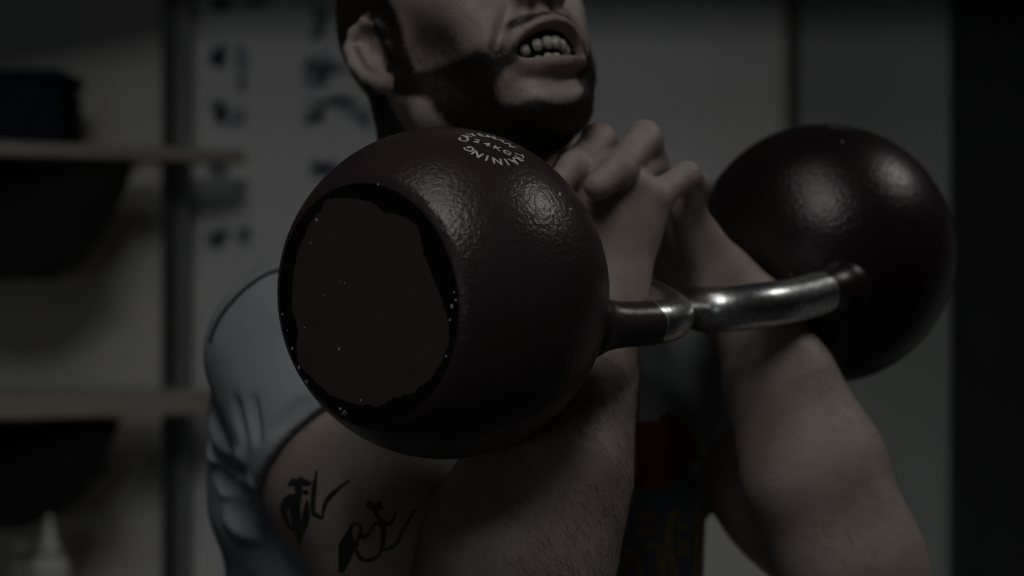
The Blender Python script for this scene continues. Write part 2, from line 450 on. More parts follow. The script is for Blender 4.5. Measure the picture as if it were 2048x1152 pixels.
# ------------------------------------------------------------------ kettlebells
def bell_paint(name, base):
    m, nt, b = new_mat(name)
    tc = N(nt, 'ShaderNodeTexCoord')
    v = N(nt, 'ShaderNodeTexNoise', Scale=330.0, Detail=2.0, Roughness=0.55)
    L(nt, tc.outputs['Object'], v.inputs['Vector'])
    v2 = N(nt, 'ShaderNodeTexNoise', Scale=14.0, Detail=4.0); L(nt, tc.outputs['Object'], v2.inputs['Vector'])
    r = ramp(nt, v2.outputs[0], 0.3, tuple(c * 0.85 for c in base) + (1,), 0.75, tuple(c * 1.15 for c in base) + (1,))
    v3 = N(nt, 'ShaderNodeTexVoronoi', Scale=75.0); L(nt, tc.outputs['Object'], v3.inputs['Vector'])
    v4 = N(nt, 'ShaderNodeTexNoise', Scale=9.0, Detail=1.0); L(nt, tc.outputs['Object'], v4.inputs['Vector'])
    c1 = N(nt, 'ShaderNodeMath', operation='LESS_THAN'); L(nt, v3.outputs['Distance'], c1.inputs[0]); c1.inputs[1].default_value = 0.06
    c2 = N(nt, 'ShaderNodeMath', operation='GREATER_THAN'); L(nt, v4.outputs[0], c2.inputs[0]); c2.inputs[1].default_value = 0.66
    c3 = N(nt, 'ShaderNodeMath', operation='MULTIPLY'); L(nt, c1.outputs[0], c3.inputs[0]); L(nt, c2.outputs[0], c3.inputs[1])
    L(nt, mixc(nt, c3.outputs[0], r.outputs[0], (0.45, 0.44, 0.43, 1)), b.inputs['Base Color'])
    b.inputs['Roughness'].default_value = 0.30; b.inputs['Specular IOR Level'].default_value = 0.5
    bp = N(nt, 'ShaderNodeBump', Strength=0.45, Distance=0.0012); L(nt, v.outputs[0], bp.inputs['Height']); L(nt, bp.outputs[0], b.inputs['Normal'])
    return m
def base_paint(name, base, rb):
    m, nt, b = new_mat(name)
    tc = N(nt, 'ShaderNodeTexCoord')
    at = N(nt, 'ShaderNodeAttribute', attribute_name='rad')
    nz = N(nt, 'ShaderNodeTexNoise', Scale=55.0, Detail=5.0, Roughness=0.6); L(nt, tc.outputs['Object'], nz.inputs['Vector'])
    nl = N(nt, 'ShaderNodeTexNoise', Scale=11.0, Detail=2.0); L(nt, tc.outputs['Object'], nl.inputs['Vector'])
    a = N(nt, 'ShaderNodeMath', operation='MULTIPLY_ADD'); L(nt, nz.outputs[0], a.inputs[0]); a.inputs[1].default_value = 0.16; L(nt, at.outputs['Fac'], a.inputs[2])
    a2 = N(nt, 'ShaderNodeMath', operation='MULTIPLY_ADD'); L(nt, nl.outputs[0], a2.inputs[0]); a2.inputs[1].default_value = 0.55; L(nt, a.outputs[0], a2.inputs[2])
    chip = ramp(nt, a2.outputs[0], 1.215 / 1.5, (0, 0, 0, 1), 1.222 / 1.5, (1, 1, 1, 1))
    sc = N(nt, 'ShaderNodeMath', operation='DIVIDE'); L(nt, a2.outputs[0], sc.inputs[0]); sc.inputs[1].default_value = 1.5
    nt.links.new(sc.outputs[0], chip.inputs[0])
    v3 = N(nt, 'ShaderNodeTexVoronoi', Scale=60.0); L(nt, tc.outputs['Object'], v3.inputs['Vector'])
    v4 = N(nt, 'ShaderNodeTexNoise', Scale=16.0, Detail=1.0); L(nt, tc.outputs['Object'], v4.inputs['Vector'])
    c1 = N(nt, 'ShaderNodeMath', operation='LESS_THAN'); L(nt, v3.outputs['Distance'], c1.inputs[0]); c1.inputs[1].default_value = 0.075
    c2 = N(nt, 'ShaderNodeMath', operation='GREATER_THAN'); L(nt, v4.outputs[0], c2.inputs[0]); c2.inputs[1].default_value = 0.63
    c3 = N(nt, 'ShaderNodeMath', operation='MULTIPLY'); L(nt, c1.outputs[0], c3.inputs[0]); L(nt, c2.outputs[0], c3.inputs[1])
    mot = ramp(nt, nz.outputs[0], 0.3, tuple(c * 0.72 for c in base) + (1,), 0.7, tuple(c * 0.98 for c in base) + (1,))
    x = mixc(nt, chip.outputs[0], mot.outputs[0], (0.004, 0.004, 0.004, 1))
    L(nt, mixc(nt, c3.outputs[0], x, (0.6, 0.6, 0.58, 1)), b.inputs['Base Color'])
    b.inputs['Roughness'].default_value = 0.7; b.inputs['Specular IOR Level'].default_value = 0.12
    return m
def handle_mat(name, base, edge=0.55):
    m, nt, b = new_mat(name)
    tc = N(nt, 'ShaderNodeTexCoord'); at = N(nt, 'ShaderNodeAttribute', attribute_name='along')
    nz = N(nt, 'ShaderNodeTexNoise', Scale=90.0, Detail=4.0); L(nt, tc.outputs['Object'], nz.inputs['Vector'])
    ns = N(nt, 'ShaderNodeTexNoise', Scale=240.0, Detail=3.0); L(nt, tc.outputs['Object'], ns.inputs['Vector'])
    a = N(nt, 'ShaderNodeMath', operation='MULTIPLY_ADD'); L(nt, nz.outputs[0], a.inputs[0]); a.inputs[1].default_value = 0.10; L(nt, at.outputs['Fac'], a.inputs[2])
    st = ramp(nt, a.outputs[0], edge - 0.005, (0, 0, 0, 1), edge + 0.005, (1, 1, 1, 1))
    stc = ramp(nt, ns.outputs[0], 0.35, (0.50, 0.51, 0.52, 1), 0.65, (0.80, 0.81, 0.82, 1))
    L(nt, mixc(nt, st.outputs[0], tuple(base) + (1,), stc.outputs[0]), b.inputs['Base Color'])
    L(nt, st.outputs[0], b.inputs['Metallic'])
    rr = ramp(nt, st.outputs[0], 0, (0.32,) * 3 + (1,), 1, (0.30,) * 3 + (1,)); L(nt, rr.outputs[0], b.inputs['Roughness'])
    bp = N(nt, 'ShaderNodeBump', Strength=0.25, Distance=0.0008); L(nt, ns.outputs[0], bp.inputs['Height']); L(nt, bp.outputs[0], b.inputs['Normal'])
    return m
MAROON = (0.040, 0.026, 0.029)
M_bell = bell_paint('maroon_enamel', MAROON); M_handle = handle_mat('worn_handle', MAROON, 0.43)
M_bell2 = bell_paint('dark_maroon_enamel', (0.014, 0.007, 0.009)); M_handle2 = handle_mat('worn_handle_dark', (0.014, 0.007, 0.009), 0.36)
M_let = simple('white_lettering', (0.62, 0.62, 0.60), 0.6, var=0.08, scale=300)
M_let2 = simple('worn_grey_lettering', (0.16, 0.15, 0.15), 0.6, var=0.4, scale=300)
RB = 0.1055; RBASE = 0.0745
def letter_mesh(ch):
    cu = bpy.data.curves.new('t', 'FONT'); cu.body = ch; cu.size = 1.0; cu.align_x = 'CENTER'; cu.offset = 0.028; cu.resolution_u = 3
    ob = bpy.data.objects.new('t', cu); COL.objects.link(ob)
    dg = bpy.context.evaluated_depsgraph_get(); me = bpy.data.meshes.new_from_object(ob.evaluated_get(dg))
    V = [tuple(v.co)[:2] for v in me.vertices]; Fc = [tuple(p.vertices) for p in me.polygons]
    bpy.data.objects.remove(ob); bpy.data.curves.remove(cu); bpy.data.meshes.remove(me)
    return V, Fc
def lettering(C, m, t, ring_r, size, top, bottom, centre, mat, parent, worn=0.0):
    m = m / np.linalg.norm(m); t = t - m * t.dot(m); t /= np.linalg.norm(t); u = np.cross(m, t)
    V = []; Fc = []
    def put(ch, x, y, rot, sz):
        v, f = letter_mesh(ch); b = len(V); ca, sa = math.cos(rot), math.sin(rot)
        for a, c in v:
            a *= sz; c = (c - 0.34) * sz
            X = x + a * ca - c * sa; Y = y + a * sa + c * ca
            q = m + (X * t + Y * u) / RB; q = q / np.linalg.norm(q)
            V.append(C + q * (RB + 0.00025))
        Fc.extend([tuple(i + b for i in g) for g in f])
    def arc(txt, a0, a1):
        for ch, a in zip(txt, np.linspace(a0, a1, len(txt))):
            if random.random() < worn: continue
            a = math.radians(a); put(ch, ring_r * math.cos(a), ring_r * math.sin(a), a - math.pi / 2, size)
    arc(top, 190, 62); arc(bottom, 20, -128)
    for i, ch in enumerate(centre):
        if random.random() < worn: continue
        put(ch, (i - (len(centre) - 1) / 2) * size * 0.74, 0, 0, size * 0.90)
    o = from_arrays('lettering', V, Fc, mat, None, False); return o
def kettlebell(name, C, nb, handle_pts, handle_r, Mb, Mh, Mbase, label, let, group):
    C = np.asarray(C); nb = np.asarray(nb, float); nb /= np.linalg.norm(nb)
    root = empty(name, tuple(C + nb * math.sqrt(RB ** 2 - RBASE ** 2)))
    hb = math.sqrt(RB ** 2 - RBASE ** 2)
    prof = []
    a0 = math.asin(RBASE / RB)
    prof.append((RBASE - 0.0022, -hb + 0.0004)); prof.append((RBASE - 0.0008, -hb + 0.0007)); prof.append((RBASE + 0.0003, -hb + 0.0016))
    for a in np.linspace(a0 + 0.03, math.pi - 0.02, 72): prof.append((RB * math.sin(a), -RB * math.cos(a)))
    q = Vector(-nb).to_track_quat('Z', 'Y').to_matrix().to_4x4(); q.translation = Vector(C)
    body = adopt(root, lathe('bell_body', prof, Mb, None, 128, q))
    # flat base disc with rings so that the wear can follow its rim
    V = []; Fc = []; R = []
    rings = np.concatenate([np.linspace(0.004, 0.06, 12), np.linspace(0.0625, RBASE - 0.0022, 8)]); sg = 128
    for r in rings:
        for i in range(sg):
            a = 2 * math.pi * i / sg
            V.append((r * math.cos(a), r * math.sin(a), -hb - 0.0001)); R.append(r / RBASE)
    for j in range(len(rings) - 1):
        for i in range(sg):
            i2 = (i + 1) % sg; Fc.append((j * sg + i2, j * sg + i, (j + 1) * sg + i, (j + 1) * sg + i2))
    Fc.append(tuple(range(sg)))
    V = np.array(V) @ np.array(q.to_3x3()).T + np.array(q.translation)
    bs = from_arrays('base_face', V, Fc, Mbase); at = bs.data.attributes.new('rad', 'FLOAT', 'POINT'); at.data.foreach_set('value', np.array(R, np.float32))
    adopt(root, bs)
    path = catmull(handle_pts, 10); s = np.concatenate([[0], np.cumsum(np.linalg.norm(np.diff(path, axis=0), axis=1))]); s /= s[-1]
    dd = np.linalg.norm(path - C, axis=1) - RB
    rad = handle_r + 0.007 * np.exp(-np.clip(dd + 0.004, 0, 1) / 0.008)
    sym = 1 - np.abs(s - 0.5) * 2          # 0 at the bell, 1 in the middle of the grip
    adopt(root, tube('handle', path, rad, Mh, None, 32, sym, False))
    if let is not None: adopt(root, lettering(C, *let[:-1], let[-1], root))
    tag(root, label, 'kettlebell', group)
    return root, body
C1 = P(888, 586, 1.214); N1 = np.array([-0.605, -0.785, -0.075])
MB1 = base_paint('base_paint_front', (0.075, 0.052, 0.055), RBASE); MB2 = base_paint('base_paint_rear', (0.02, 0.011, 0.013), RBASE)
h1 = [P(1120, 648, 1.225), P(1200, 650, 1.238), P(1270, 648, 1.252), P(1325, 643, 1.270), P(1345, 632, 1.297), P(1330, 617, 1.330), P(1285, 592, 1.375),
      P(1235, 565, 1.415), P(1190, 553, 1.425), P(1140, 553, 1.402), P(1090, 556, 1.365), P(1040, 562, 1.325)]
m1 = np.array([0.297, -0.43, 0.86]); t1 = np.array([0.93, -0.072, -0.36])
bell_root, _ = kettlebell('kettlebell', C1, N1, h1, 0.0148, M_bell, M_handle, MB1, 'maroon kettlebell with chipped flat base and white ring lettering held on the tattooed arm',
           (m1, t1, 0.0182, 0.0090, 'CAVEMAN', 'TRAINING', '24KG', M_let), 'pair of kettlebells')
C2 = P(1646, 508, 1.545); N2 = np.array([0.80, 0.59, 0.06])
h2 = [P(1725, 560, 1.480), P(1670, 578, 1.445), P(1600, 598, 1.402), P(1530, 610, 1.368), P(1450, 618, 1.356), P(1405, 618, 1.365), P(1388, 612, 1.39), P(1385, 600, 1.43),
      P(1390, 585, 1.485), P(1410, 572, 1.522), P(1460, 556, 1.550), P(1530, 540, 1.565), P(1600, 525, 1.560)]
m2 = np.array([0.10, -0.16, 0.98]); t2 = np.array([0.93, 0.2, -0.1])
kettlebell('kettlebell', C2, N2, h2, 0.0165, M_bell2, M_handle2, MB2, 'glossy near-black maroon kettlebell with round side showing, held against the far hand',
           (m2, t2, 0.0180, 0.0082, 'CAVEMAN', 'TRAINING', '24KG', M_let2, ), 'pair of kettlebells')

# bare-metal paint chips on the near bell
def chips(root, objs, spots, mat):
    trees = []
    for o in objs:
        trees.append(BVHTree.FromPolygons([v.co for v in o.data.vertices], [tuple(p.vertices) for p in o.data.polygons]))
    V_ = []; F_ = []; e0 = Vector((0, 0, H))
    for px, py, r in spots:
        n = random.randint(5, 7); ring = []; st = random.uniform(0.5, 1.0)
        for i in range(n):
            a = 2 * math.pi * i / n; rr = r * random.uniform(0.55, 1.25)
            d = (Vector(P(px + rr * math.cos(a) * st, py + rr * math.sin(a), 1.0)) - e0).normalized()
            hs = [t.ray_cast(e0, d) for t in trees]; hs = [h for h in hs if h[0] is not None]
            if not hs: ring = None; break
            h = min(hs, key=lambda q: q[3]); nn = h[1] if h[1].dot(d) < 0 else -h[1]
            ring.append(tuple(h[0] + nn * 0.0003))
        if ring is None: continue
        b = len(V_); V_.extend(ring); F_.append(tuple(range(b, b + n)))
    return tag(adopt(root, from_arrays('paint_chips', V_, F_, mat, None, False)), kind='stuff')
M_chip = simple('bare_metal_chip', (0.50, 0.49, 0.47), 0.5, var=0.3, scale=900)
spots = [(634, 440, 4), (904, 612, 5), (909, 585, 3), (912, 600, 3), (585, 696, 4), (566, 628, 3), (604, 752, 6), (612, 764, 5), (688, 825, 6), (681, 818, 4), (690, 566, 2.5), (682, 563, 2), (650, 590, 2),
         (679, 698, 4), (722, 800, 2.5), (610, 655, 2), (757, 368, 3), (622, 486, 2), (1119, 388, 4.5), (1140, 418, 3), (900, 640, 3), (893, 712, 4), (575, 660, 2.5), (598, 735, 4)]
chips(bell_root, [o for o in bell_root.children if o.name.startswith(('bell_body', 'base_face'))], spots, M_chip)

# ------------------------------------------------------------------ the person
person = empty('person', (-0.03, 1.60, 0.0))
# head frame
yaw, pit, rol = math.radians(60), math.radians(28), math.radians(5)
f0 = np.array([math.cos(yaw), -math.sin(yaw), 0]); l0 = np.array([math.sin(yaw), math.cos(yaw), 0]); z0 = np.array([0, 0, 1.0])
hf = f0 * math.cos(pit) + z0 * math.sin(pit); hu = z0 * math.cos(pit) - f0 * math.sin(pit)
hl = l0 * math.cos(rol) + hu * math.sin(rol); hu = hu * math.cos(rol) - l0 * math.sin(rol)
HC = np.array([-0.0345, 1.43, H + 0.1825]); HS = 0.955
HAX = np.stack([hf, hl, hu])
def HP(f, l, u): return HC + HS * (f * hf + l * hl + u * hu)
def hl_coords(V): return ((V - HC) @ HAX.T) / HS
def hell(c, r, k=0.02, ax=None): return Ell(HP(*c), [x * HS for x in r], HAX if ax is None else ax, k)
def hcone(a, b, ra, rb, k=0.015): return Cone(HP(*a), HP(*b), ra * HS, rb * HS, k)
def pc(a, b, k=0.02): return Cone(P(*a[:3]), P(*b[:3]), a[3], b[3], k)
def chain(pts, k): return [pc(a, b, k) for a, b in zip(pts[:-1], pts[1:])]
def arcpts(fn, n): return [fn(t) for t in np.linspace(-1, 1, n)]

head = [hell((-0.022, 0, 0.050), (0.098, 0.076, 0.086)),
        hell((0.040, 0, 0.000), (0.062, 0.060, 0.080), 0.03),
        hell((0.045, 0, -0.065), (0.048, 0.046, 0.050), 0.03)]
for sd in (-1, 1):
    head += [hcone((0.004, 0.055 * sd, -0.020), (0.010, 0.053 * sd, -0.068), 0.016, 0.016, 0.025),
             hcone((0.010, 0.053 * sd, -0.068), (0.069, 0.018 * sd, -0.106), 0.016, 0.015, 0.022),
             hell((0.062, 0.046 * sd, -0.006), (0.024, 0.018, 0.016), 0.022),
             hcone((0.074, 0.040 * sd, -0.030), (0.072, 0.030 * sd, -0.075), 0.014, 0.016, 0.02)]
head += [hell((0.078, 0, -0.105), (0.019, 0.025, 0.017), 0.016),
         hell((0.086, 0, -0.048), (0.020, 0.030, 0.022), 0.02),
         hcone((0.085, -0.036, 0.040), (0.085, 0.036, 0.040), 0.013, 0.013, 0.02),
         hcone((0.094, 0, 0.028), (0.120, 0, -0.022), 0.009, 0.013, 0.012),
         hell((0.106, 0.015, -0.028), (0.012, 0.009, 0.010), None or 0.006), hell((0.106, -0.015, -0.028), (0.012, 0.009, 0.010), 0.006),
         Sub(hell((0.098, 0.032, 0.018), (0.018, 0.018, 0.013)), 0.014), Sub(hell((0.098, -0.032, 0.018), (0.018, 0.018, 0.013)), 0.014),
         Sub(hell((0.110, 0.008, -0.040), (0.006, 0.004, 0.006)), 0.003), Sub(hell((0.110, -0.008, -0.040), (0.006, 0.004, 0.006)), 0.003)]
# open, gritted mouth
def ulip(t): return (0.109 - 0.026 * t * t, 0.031 * t, -0.0560 - 0.010 * t * t)
def llip(t): return (0.103 - 0.022 * t * t, 0.030 * t, -0.0860 + 0.016 * t * t)
up = arcpts(ulip, 9); lp = arcpts(llip, 9)
head += [hcone(a, b, 0.0048, 0.0048, 0.008) for a, b in zip(up[:-1], up[1:])]
head += [hcone(a, b, 0.0056, 0.0056, 0.009) for a, b in zip(lp[:-1], lp[1:])]
head += [Sub(hell((0.103, 0, -0.070), (0.034, 0.030, 0.0125)), 0.004),
         hcone((0.070, -0.030, -0.03), (0.084, -0.036, -0.064), 0.008, 0.006, 0.012),
         Sub(hcone((0.104, -0.022, -0.030), (0.088, -0.040, -0.062), 0.0018, 0.0022), 0.010),
         Sub(hcone((0.104, 0.022, -0.030), (0.088, 0.040, -0.062), 0.0018, 0.0022), 0.010),
         Sub(hcone((0.104, -0.012, -0.0985), (0.104, 0.012, -0.0985), 0.003, 0.003), 0.010)]
# ears
ear_groups = []
for sd in (-1, 1):
    def E(f, l, u): return (f, sd * l, u)
    ang = math.radians(22)
    ef = np.array([math.cos(ang), -sd * math.sin(ang) * -1 * -1, 0])
    def EP(a, b, c):  # a: forward along the ear, b: outward, c: up; the rear rim stands off the head
        return E(-0.010 + a * 0.93 - c * 0.16, 0.076 + b + max(0, -a) * 0.42 - 0.004, -0.002 + c)
    pr = []
    rim = [EP(0.014, -0.004, 0.012), EP(0.012, 0.000, 0.024), EP(0.002, 0.002, 0.0325), EP(-0.011, 0.003, 0.031), EP(-0.020, 0.004, 0.020),
           EP(-0.022, 0.004, 0.005), EP(-0.018, 0.003, -0.010), EP(-0.009, 0.002, -0.024), EP(0.000, 0.001, -0.032), EP(0.008, -0.001, -0.029)]
    pr += [hcone(a, b, 0.0042, 0.0042, 0.004) for a, b in zip(rim[:-1], rim[1:])]
    pr += [hcone(EP(0.004, -0.009, 0.024), EP(-0.010, -0.004, -0.020), 0.009, 0.009, 0.006), hcone(EP(-0.013, -0.003, 0.022), EP(-0.014, -0.003, -0.008), 0.0055, 0.0055, 0.006),
           hcone(EP(0.004, -0.003, -0.026), EP(-0.003, -0.002, -0.024), 0.0075, 0.007, 0.006)]
    pr += [Sub(hell(EP(0.005, 0.005, -0.003), (0.0095, 0.011, 0.0125)), 0.003), Sub(hell(EP(-0.003, 0.006, 0.021), (0.010, 0.006, 0.0045)), 0.003)]
    pr += [hcone(EP(-0.012, 0.002, 0.018), EP(-0.0095, 0.003, -0.004), 0.0028, 0.003, 0.003), hcone(EP(-0.0095, 0.003, -0.004), EP(-0.001, 0.002, -0.017), 0.003, 0.004, 0.003),
           hcone(EP(0.014, -0.001, -0.006), EP(0.013, 0.000, 0.002), 0.0042, 0.004, 0.003)]
    ear_groups.append(Group(pr, 0.004))
neck = [Cone(HP(-0.035, 0, -0.03), P(935, 470, 1.52), 0.058, 0.066, 0.03), Cone(HP(-0.05, -0.035, -0.02), P(870, 440, 1.50), 0.022, 0.03, 0.02),
        Cone(HP(0.03, 0, -0.075), P(985, 430, 1.46), 0.036, 0.05, 0.025),
        Cone(HP(-0.012, -0.056, -0.035), P(985, 440, 1.44), 0.014, 0.014, 0.012)]
G_head = Group(head + neck, 0.01)

S_R = (585, 708, 1.48)
rarm = chain([(*S_R, 0.062), (690, 960, 1.43, 0.055), (800, 1150, 1.39, 0.050), (900, 1295, 1.35, 0.046)], 0.03) + \
       [pc((650, 860, 1.415, 0.036), (790, 1090, 1.355, 0.044), 0.03), pc((740, 930, 1.405, 0.040), (860, 1090, 1.355, 0.044), 0.02)]
rfore = chain([(900, 1295, 1.35, 0.045), (1040, 1095, 1.295, 0.061), (1105, 930, 1.297, 0.049), (1150, 790, 1.320, 0.035), (1168, 700, 1.338, 0.029), (1190, 630, 1.346, 0.027)], 0.03)
rhand = [pc((1196, 590, 1.350, 0.020), (1190, 470, 1.352, 0.020), 0.02), pc((1240, 560, 1.345, 0.016), (1262, 470, 1.352, 0.018), 0.02)]
rhand += [pc((1238, 582, 1.340, 0.0115), (1310, 398, 1.343, 0.0125), 0.016), pc((1220, 590, 1.340, 0.013), (1262, 372, 1.337, 0.0125), 0.014),
          pc((1205, 590, 1.343, 0.013), (1205, 352, 1.335, 0.0128), 0.014), pc((1185, 590, 1.350, 0.013), (1150, 365, 1.340, 0.0128), 0.014)]
rhand += [pc((1245, 592, 1.333, 0.0085), (1262, 545, 1.338, 0.0100), 0.010)]
def finger(pts, k=0.007): return chain(pts, k)
r_pinky = finger([(1312, 392, 1.343, 0.0115), (1374, 352, 1.360, 0.0092), (1396, 372, 1.385, 0.0086), (1380, 402, 1.400, 0.0078)])
r_ring = finger([(1262, 366, 1.338, 0.0120), (1296, 335, 1.385, 0.0098), (1322, 372, 1.43, 0.0088), (1330, 420, 1.45, 0.008)])
r_mid = finger([(1205, 348, 1.336, 0.0122), (1228, 322, 1.388, 0.0100), (1262, 350, 1.44, 0.009), (1285, 400, 1.46, 0.008)])
r_idx = finger([(1150, 360, 1.342, 0.0120), (1165, 330, 1.395, 0.0098), (1200, 350, 1.45, 0.009), (1220, 400, 1.47, 0.008)])
r_thumb = finger([(1180, 560, 1.365, 0.014), (1150, 470, 1.385, 0.0125), (1175, 420, 1.41, 0.011), (1215, 400, 1.42, 0.009)])
lwr = (1506, 640, 1.436)
lhand = [pc((1378, 428, 1.402, 0.0125), (1448, 560, 1.425, 0.0215), 0.016), pc((1345, 430, 1.432, 0.0135), (1440, 575, 1.448, 0.024), 0.018),
         pc((1275, 415, 1.455, 0.0135), (1410, 580, 1.480, 0.022), 0.018), pc((1205, 405, 1.470, 0.013), (1380, 580, 1.495, 0.022), 0.018),
         pc((1448, 565, 1.430, 0.020), (*lwr, 0.0275), 0.02), pc((1410, 580, 1.460, 0.022), (*lwr, 0.028), 0.02)]
l_b = finger([(1335, 425, 1.430, 0.0125), (1288, 279, 1.378, 0.0126), (1238, 340, 1.322, 0.0112), (1196, 373, 1.309, 0.0100)])
l_a = finger([(1270, 410, 1.445, 0.0125), (1198, 282, 1.388, 0.0122), (1150, 336, 1.333, 0.0110), (1108, 378, 1.318, 0.0095)])
l_z = finger([(1205, 400, 1.460, 0.012), (1122, 312, 1.405, 0.0105), (1085, 352, 1.360, 0.0095), (1062, 385, 1.345, 0.008)])
l_thumb = finger([(1440, 560, 1.46, 0.016), (1390, 480, 1.475, 0.0125), (1345, 450, 1.48, 0.011), (1310, 430, 1.48, 0.009)])
lfore = chain([(*lwr, 0.0275), (1562, 770, 1.430, 0.0365), (1626, 935, 1.428, 0.049), (1705, 1125, 1.425, 0.048), (1775, 1270, 1.43, 0.042)], 0.03) + \
        [pc((1585, 770, 1.418, 0.006), (1680, 960, 1.390, 0.006), 0.012), pc((1680, 960, 1.390, 0.006), (1705, 1040, 1.383, 0.003), 0.012), pc((1640, 790, 1.425, 0.006), (1745, 1000, 1.400, 0.007), 0.014)]
larm = chain([(1775, 1270, 1.43, 0.042), (1580, 1005, 1.55, 0.049), (1322, 720, 1.66, 0.060)], 0.03)
core = [Cone(P(935, 470, 1.52), (-0.035, 1.58, H - 0.30), 0.06, 0.10, 0.05), Cone(P(*S_R), P(1322, 720, 1.66), 0.050, 0.050, 0.05),
        Cone((-0.035, 1.58, H - 0.30), (-0.03, 1.60, H - 0.55), 0.10, 0.10, 0.05)]
tfd = np.array([0.66, -0.75, 0]); tld = np.array([0.75, 0.66, 0]); TAX = np.stack([tfd, tld, z0])
legs = [Cone((-0.03, 1.60, H - 0.52), (-0.03, 1.60, H - 0.62), 0.11, 0.115, 0.05)]
for sd in (-1, 1):
    hip = np.array([-0.03, 1.60, 0.88]) + tld * 0.09 * sd; kn = np.array([-0.03, 1.60, 0.48]) + tld * 0.13 * sd + tfd * 0.03; an = np.array([-0.03, 1.60, 0.09]) + tld * 0.15 * sd
    legs += [Cone(hip, kn, 0.085, 0.055, 0.04), Cone(kn, (kn * 0.62 + an * 0.38) - tfd * 0.015, 0.052, 0.058, 0.03), Cone((kn * 0.62 + an * 0.38) - tfd * 0.015, an, 0.056, 0.036, 0.03)]
GB = [Group(core, 0.02), G_head] + ear_groups + [Group(rarm, 0.012), Group(rfore, 0.005), Group(rhand + [rfore[-1]], 0.012)] + \
     [Group(x, 0.005) for x in (r_pinky, r_ring, r_mid, r_idx, r_thumb)] + [Group(larm, 0.02), Group(lfore, 0.006), Group(lhand, 0.012)] + [Group(x, 0.0035) for x in (l_b, l_a, l_z, l_thumb)]
BOX_HEAD = (HC - np.array([0.135, 0.14, 0.155]), HC + np.array([0.15, 0.135, 0.19]))
BOX_HEAD[0][2] = P(900, 330, 1.4)[2]
BOX_HAND = (np.array([0.012, 1.285, P(1300, 640, 1.35)[2]]), np.array([0.20, 1.50, P(1200, 225, 1.35)[2]]))
BOX_HAND[0][0] = max(BOX_HAND[0][0], 0.012)
BOX_BODY = (np.array([-0.30, 1.17, H - 0.36]), np.array([0.40, 1.75, H + 0.20]))
def patch(groups, bx, h, holes=()):
    V, Q = sdf_mesh(groups, bx[0] - 3 * h, bx[1] + 3 * h, h)
    c = V[Q].mean(1)
    m = inside(c, bx, h)
    for hb in holes: m &= ~inside(c, hb, 0.0)
    return keep_faces(V, Q, m)
BOX_LEG = (np.array([-0.35, 1.30, 0.0]), np.array([0.30, 1.90, H - 0.36]))
parts = [patch(GB, BOX_HEAD, 0.0016, [BOX_HAND]), patch(GB, BOX_HAND, 0.0013), patch(GB, BOX_BODY, 0.0027, [BOX_HEAD, BOX_HAND]),
         patch([Group(core, 0.02), Group(legs, 0.02), Group(rarm, .01), Group(rfore, .006), Group(larm, .01), Group(lfore, .006)], (np.array([-0.35, 1.15, 0.0]), np.array([0.42, 1.90, H - 0.36])), 0.008)]
V, Q = merge(parts)

def skin():
    m, nt, b = new_mat('skin')
    tc = N(nt, 'ShaderNodeTexCoord')
    n1 = N(nt, 'ShaderNodeTexNoise', Scale=22.0, Detail=5.0, Roughness=0.6); n2 = N(nt, 'ShaderNodeTexNoise', Scale=420.0, Detail=3.0)
    n3 = N(nt, 'ShaderNodeTexVoronoi', Scale=600.0)
    for n in (n1, n2, n3): L(nt, tc.outputs['Object'], n.inputs['Vector'])
    base = ramp(nt, n1.outputs[0], 0.30, (0.30, 0.238, 0.203, 1), 0.72, (0.41, 0.350, 0.312, 1))
    at = N(nt, 'ShaderNodeVertexColor', layer_name='mask'); sep = N(nt, 'ShaderNodeSeparateColor'); L(nt, at.outputs[0], sep.inputs[0])
    # stubble and the cheek shade painted with it: mask broken up by noise
    bn = N(nt, 'ShaderNodeMath', operation='MULTIPLY_ADD'); L(nt, n2.outputs[0], bn.inputs[0]); bn.inputs[1].default_value = 0.5; L(nt, sep.outputs[0], bn.inputs[2])
    br = ramp(nt, bn.outputs[0], 0.35, (0, 0, 0, 1), 1.0, (1, 1, 1, 1))
    c = mixc(nt, br.outputs[0], base.outputs[0], (0.020, 0.015, 0.012, 1))
    c = mixc(nt, sep.outputs[1], c, (0.30, 0.17, 0.15, 1))
    c = mixc(nt, sep.outputs[2], c, (0.020, 0.010, 0.010, 1))
    L(nt, c, b.inputs['Base Color'])
    b.inputs['Roughness'].default_value = 0.47; b.inputs['Specular IOR Level'].default_value = 0.42
    b.inputs['Subsurface Weight'].default_value = 0.12; b.inputs['Subsurface Radius'].default_value = (0.006, 0.003, 0.002); b.inputs['Subsurface Scale'].default_value = 0.5
    ad = N(nt, 'ShaderNodeMath', operation='ADD'); L(nt, n2.outputs[0], ad.inputs[0]); L(nt, n3.outputs['Distance'], ad.inputs[1])
    bp = N(nt, 'ShaderNodeBump', Strength=0.35, Distance=0.0007); L(nt, ad.outputs[0], bp.inputs['Height'])
    bp2 = N(nt, 'ShaderNodeBump', Strength=0.35, Distance=0.006); L(nt, n1.outputs[0], bp2.inputs['Height']); L(nt, bp.outputs[0], bp2.inputs['Normal'])
    L(nt, bp2.outputs[0], b.inputs['Normal'])
    return m
M_skin = skin()
body = from_arrays('body', V, Q, M_skin); adopt(person, body)
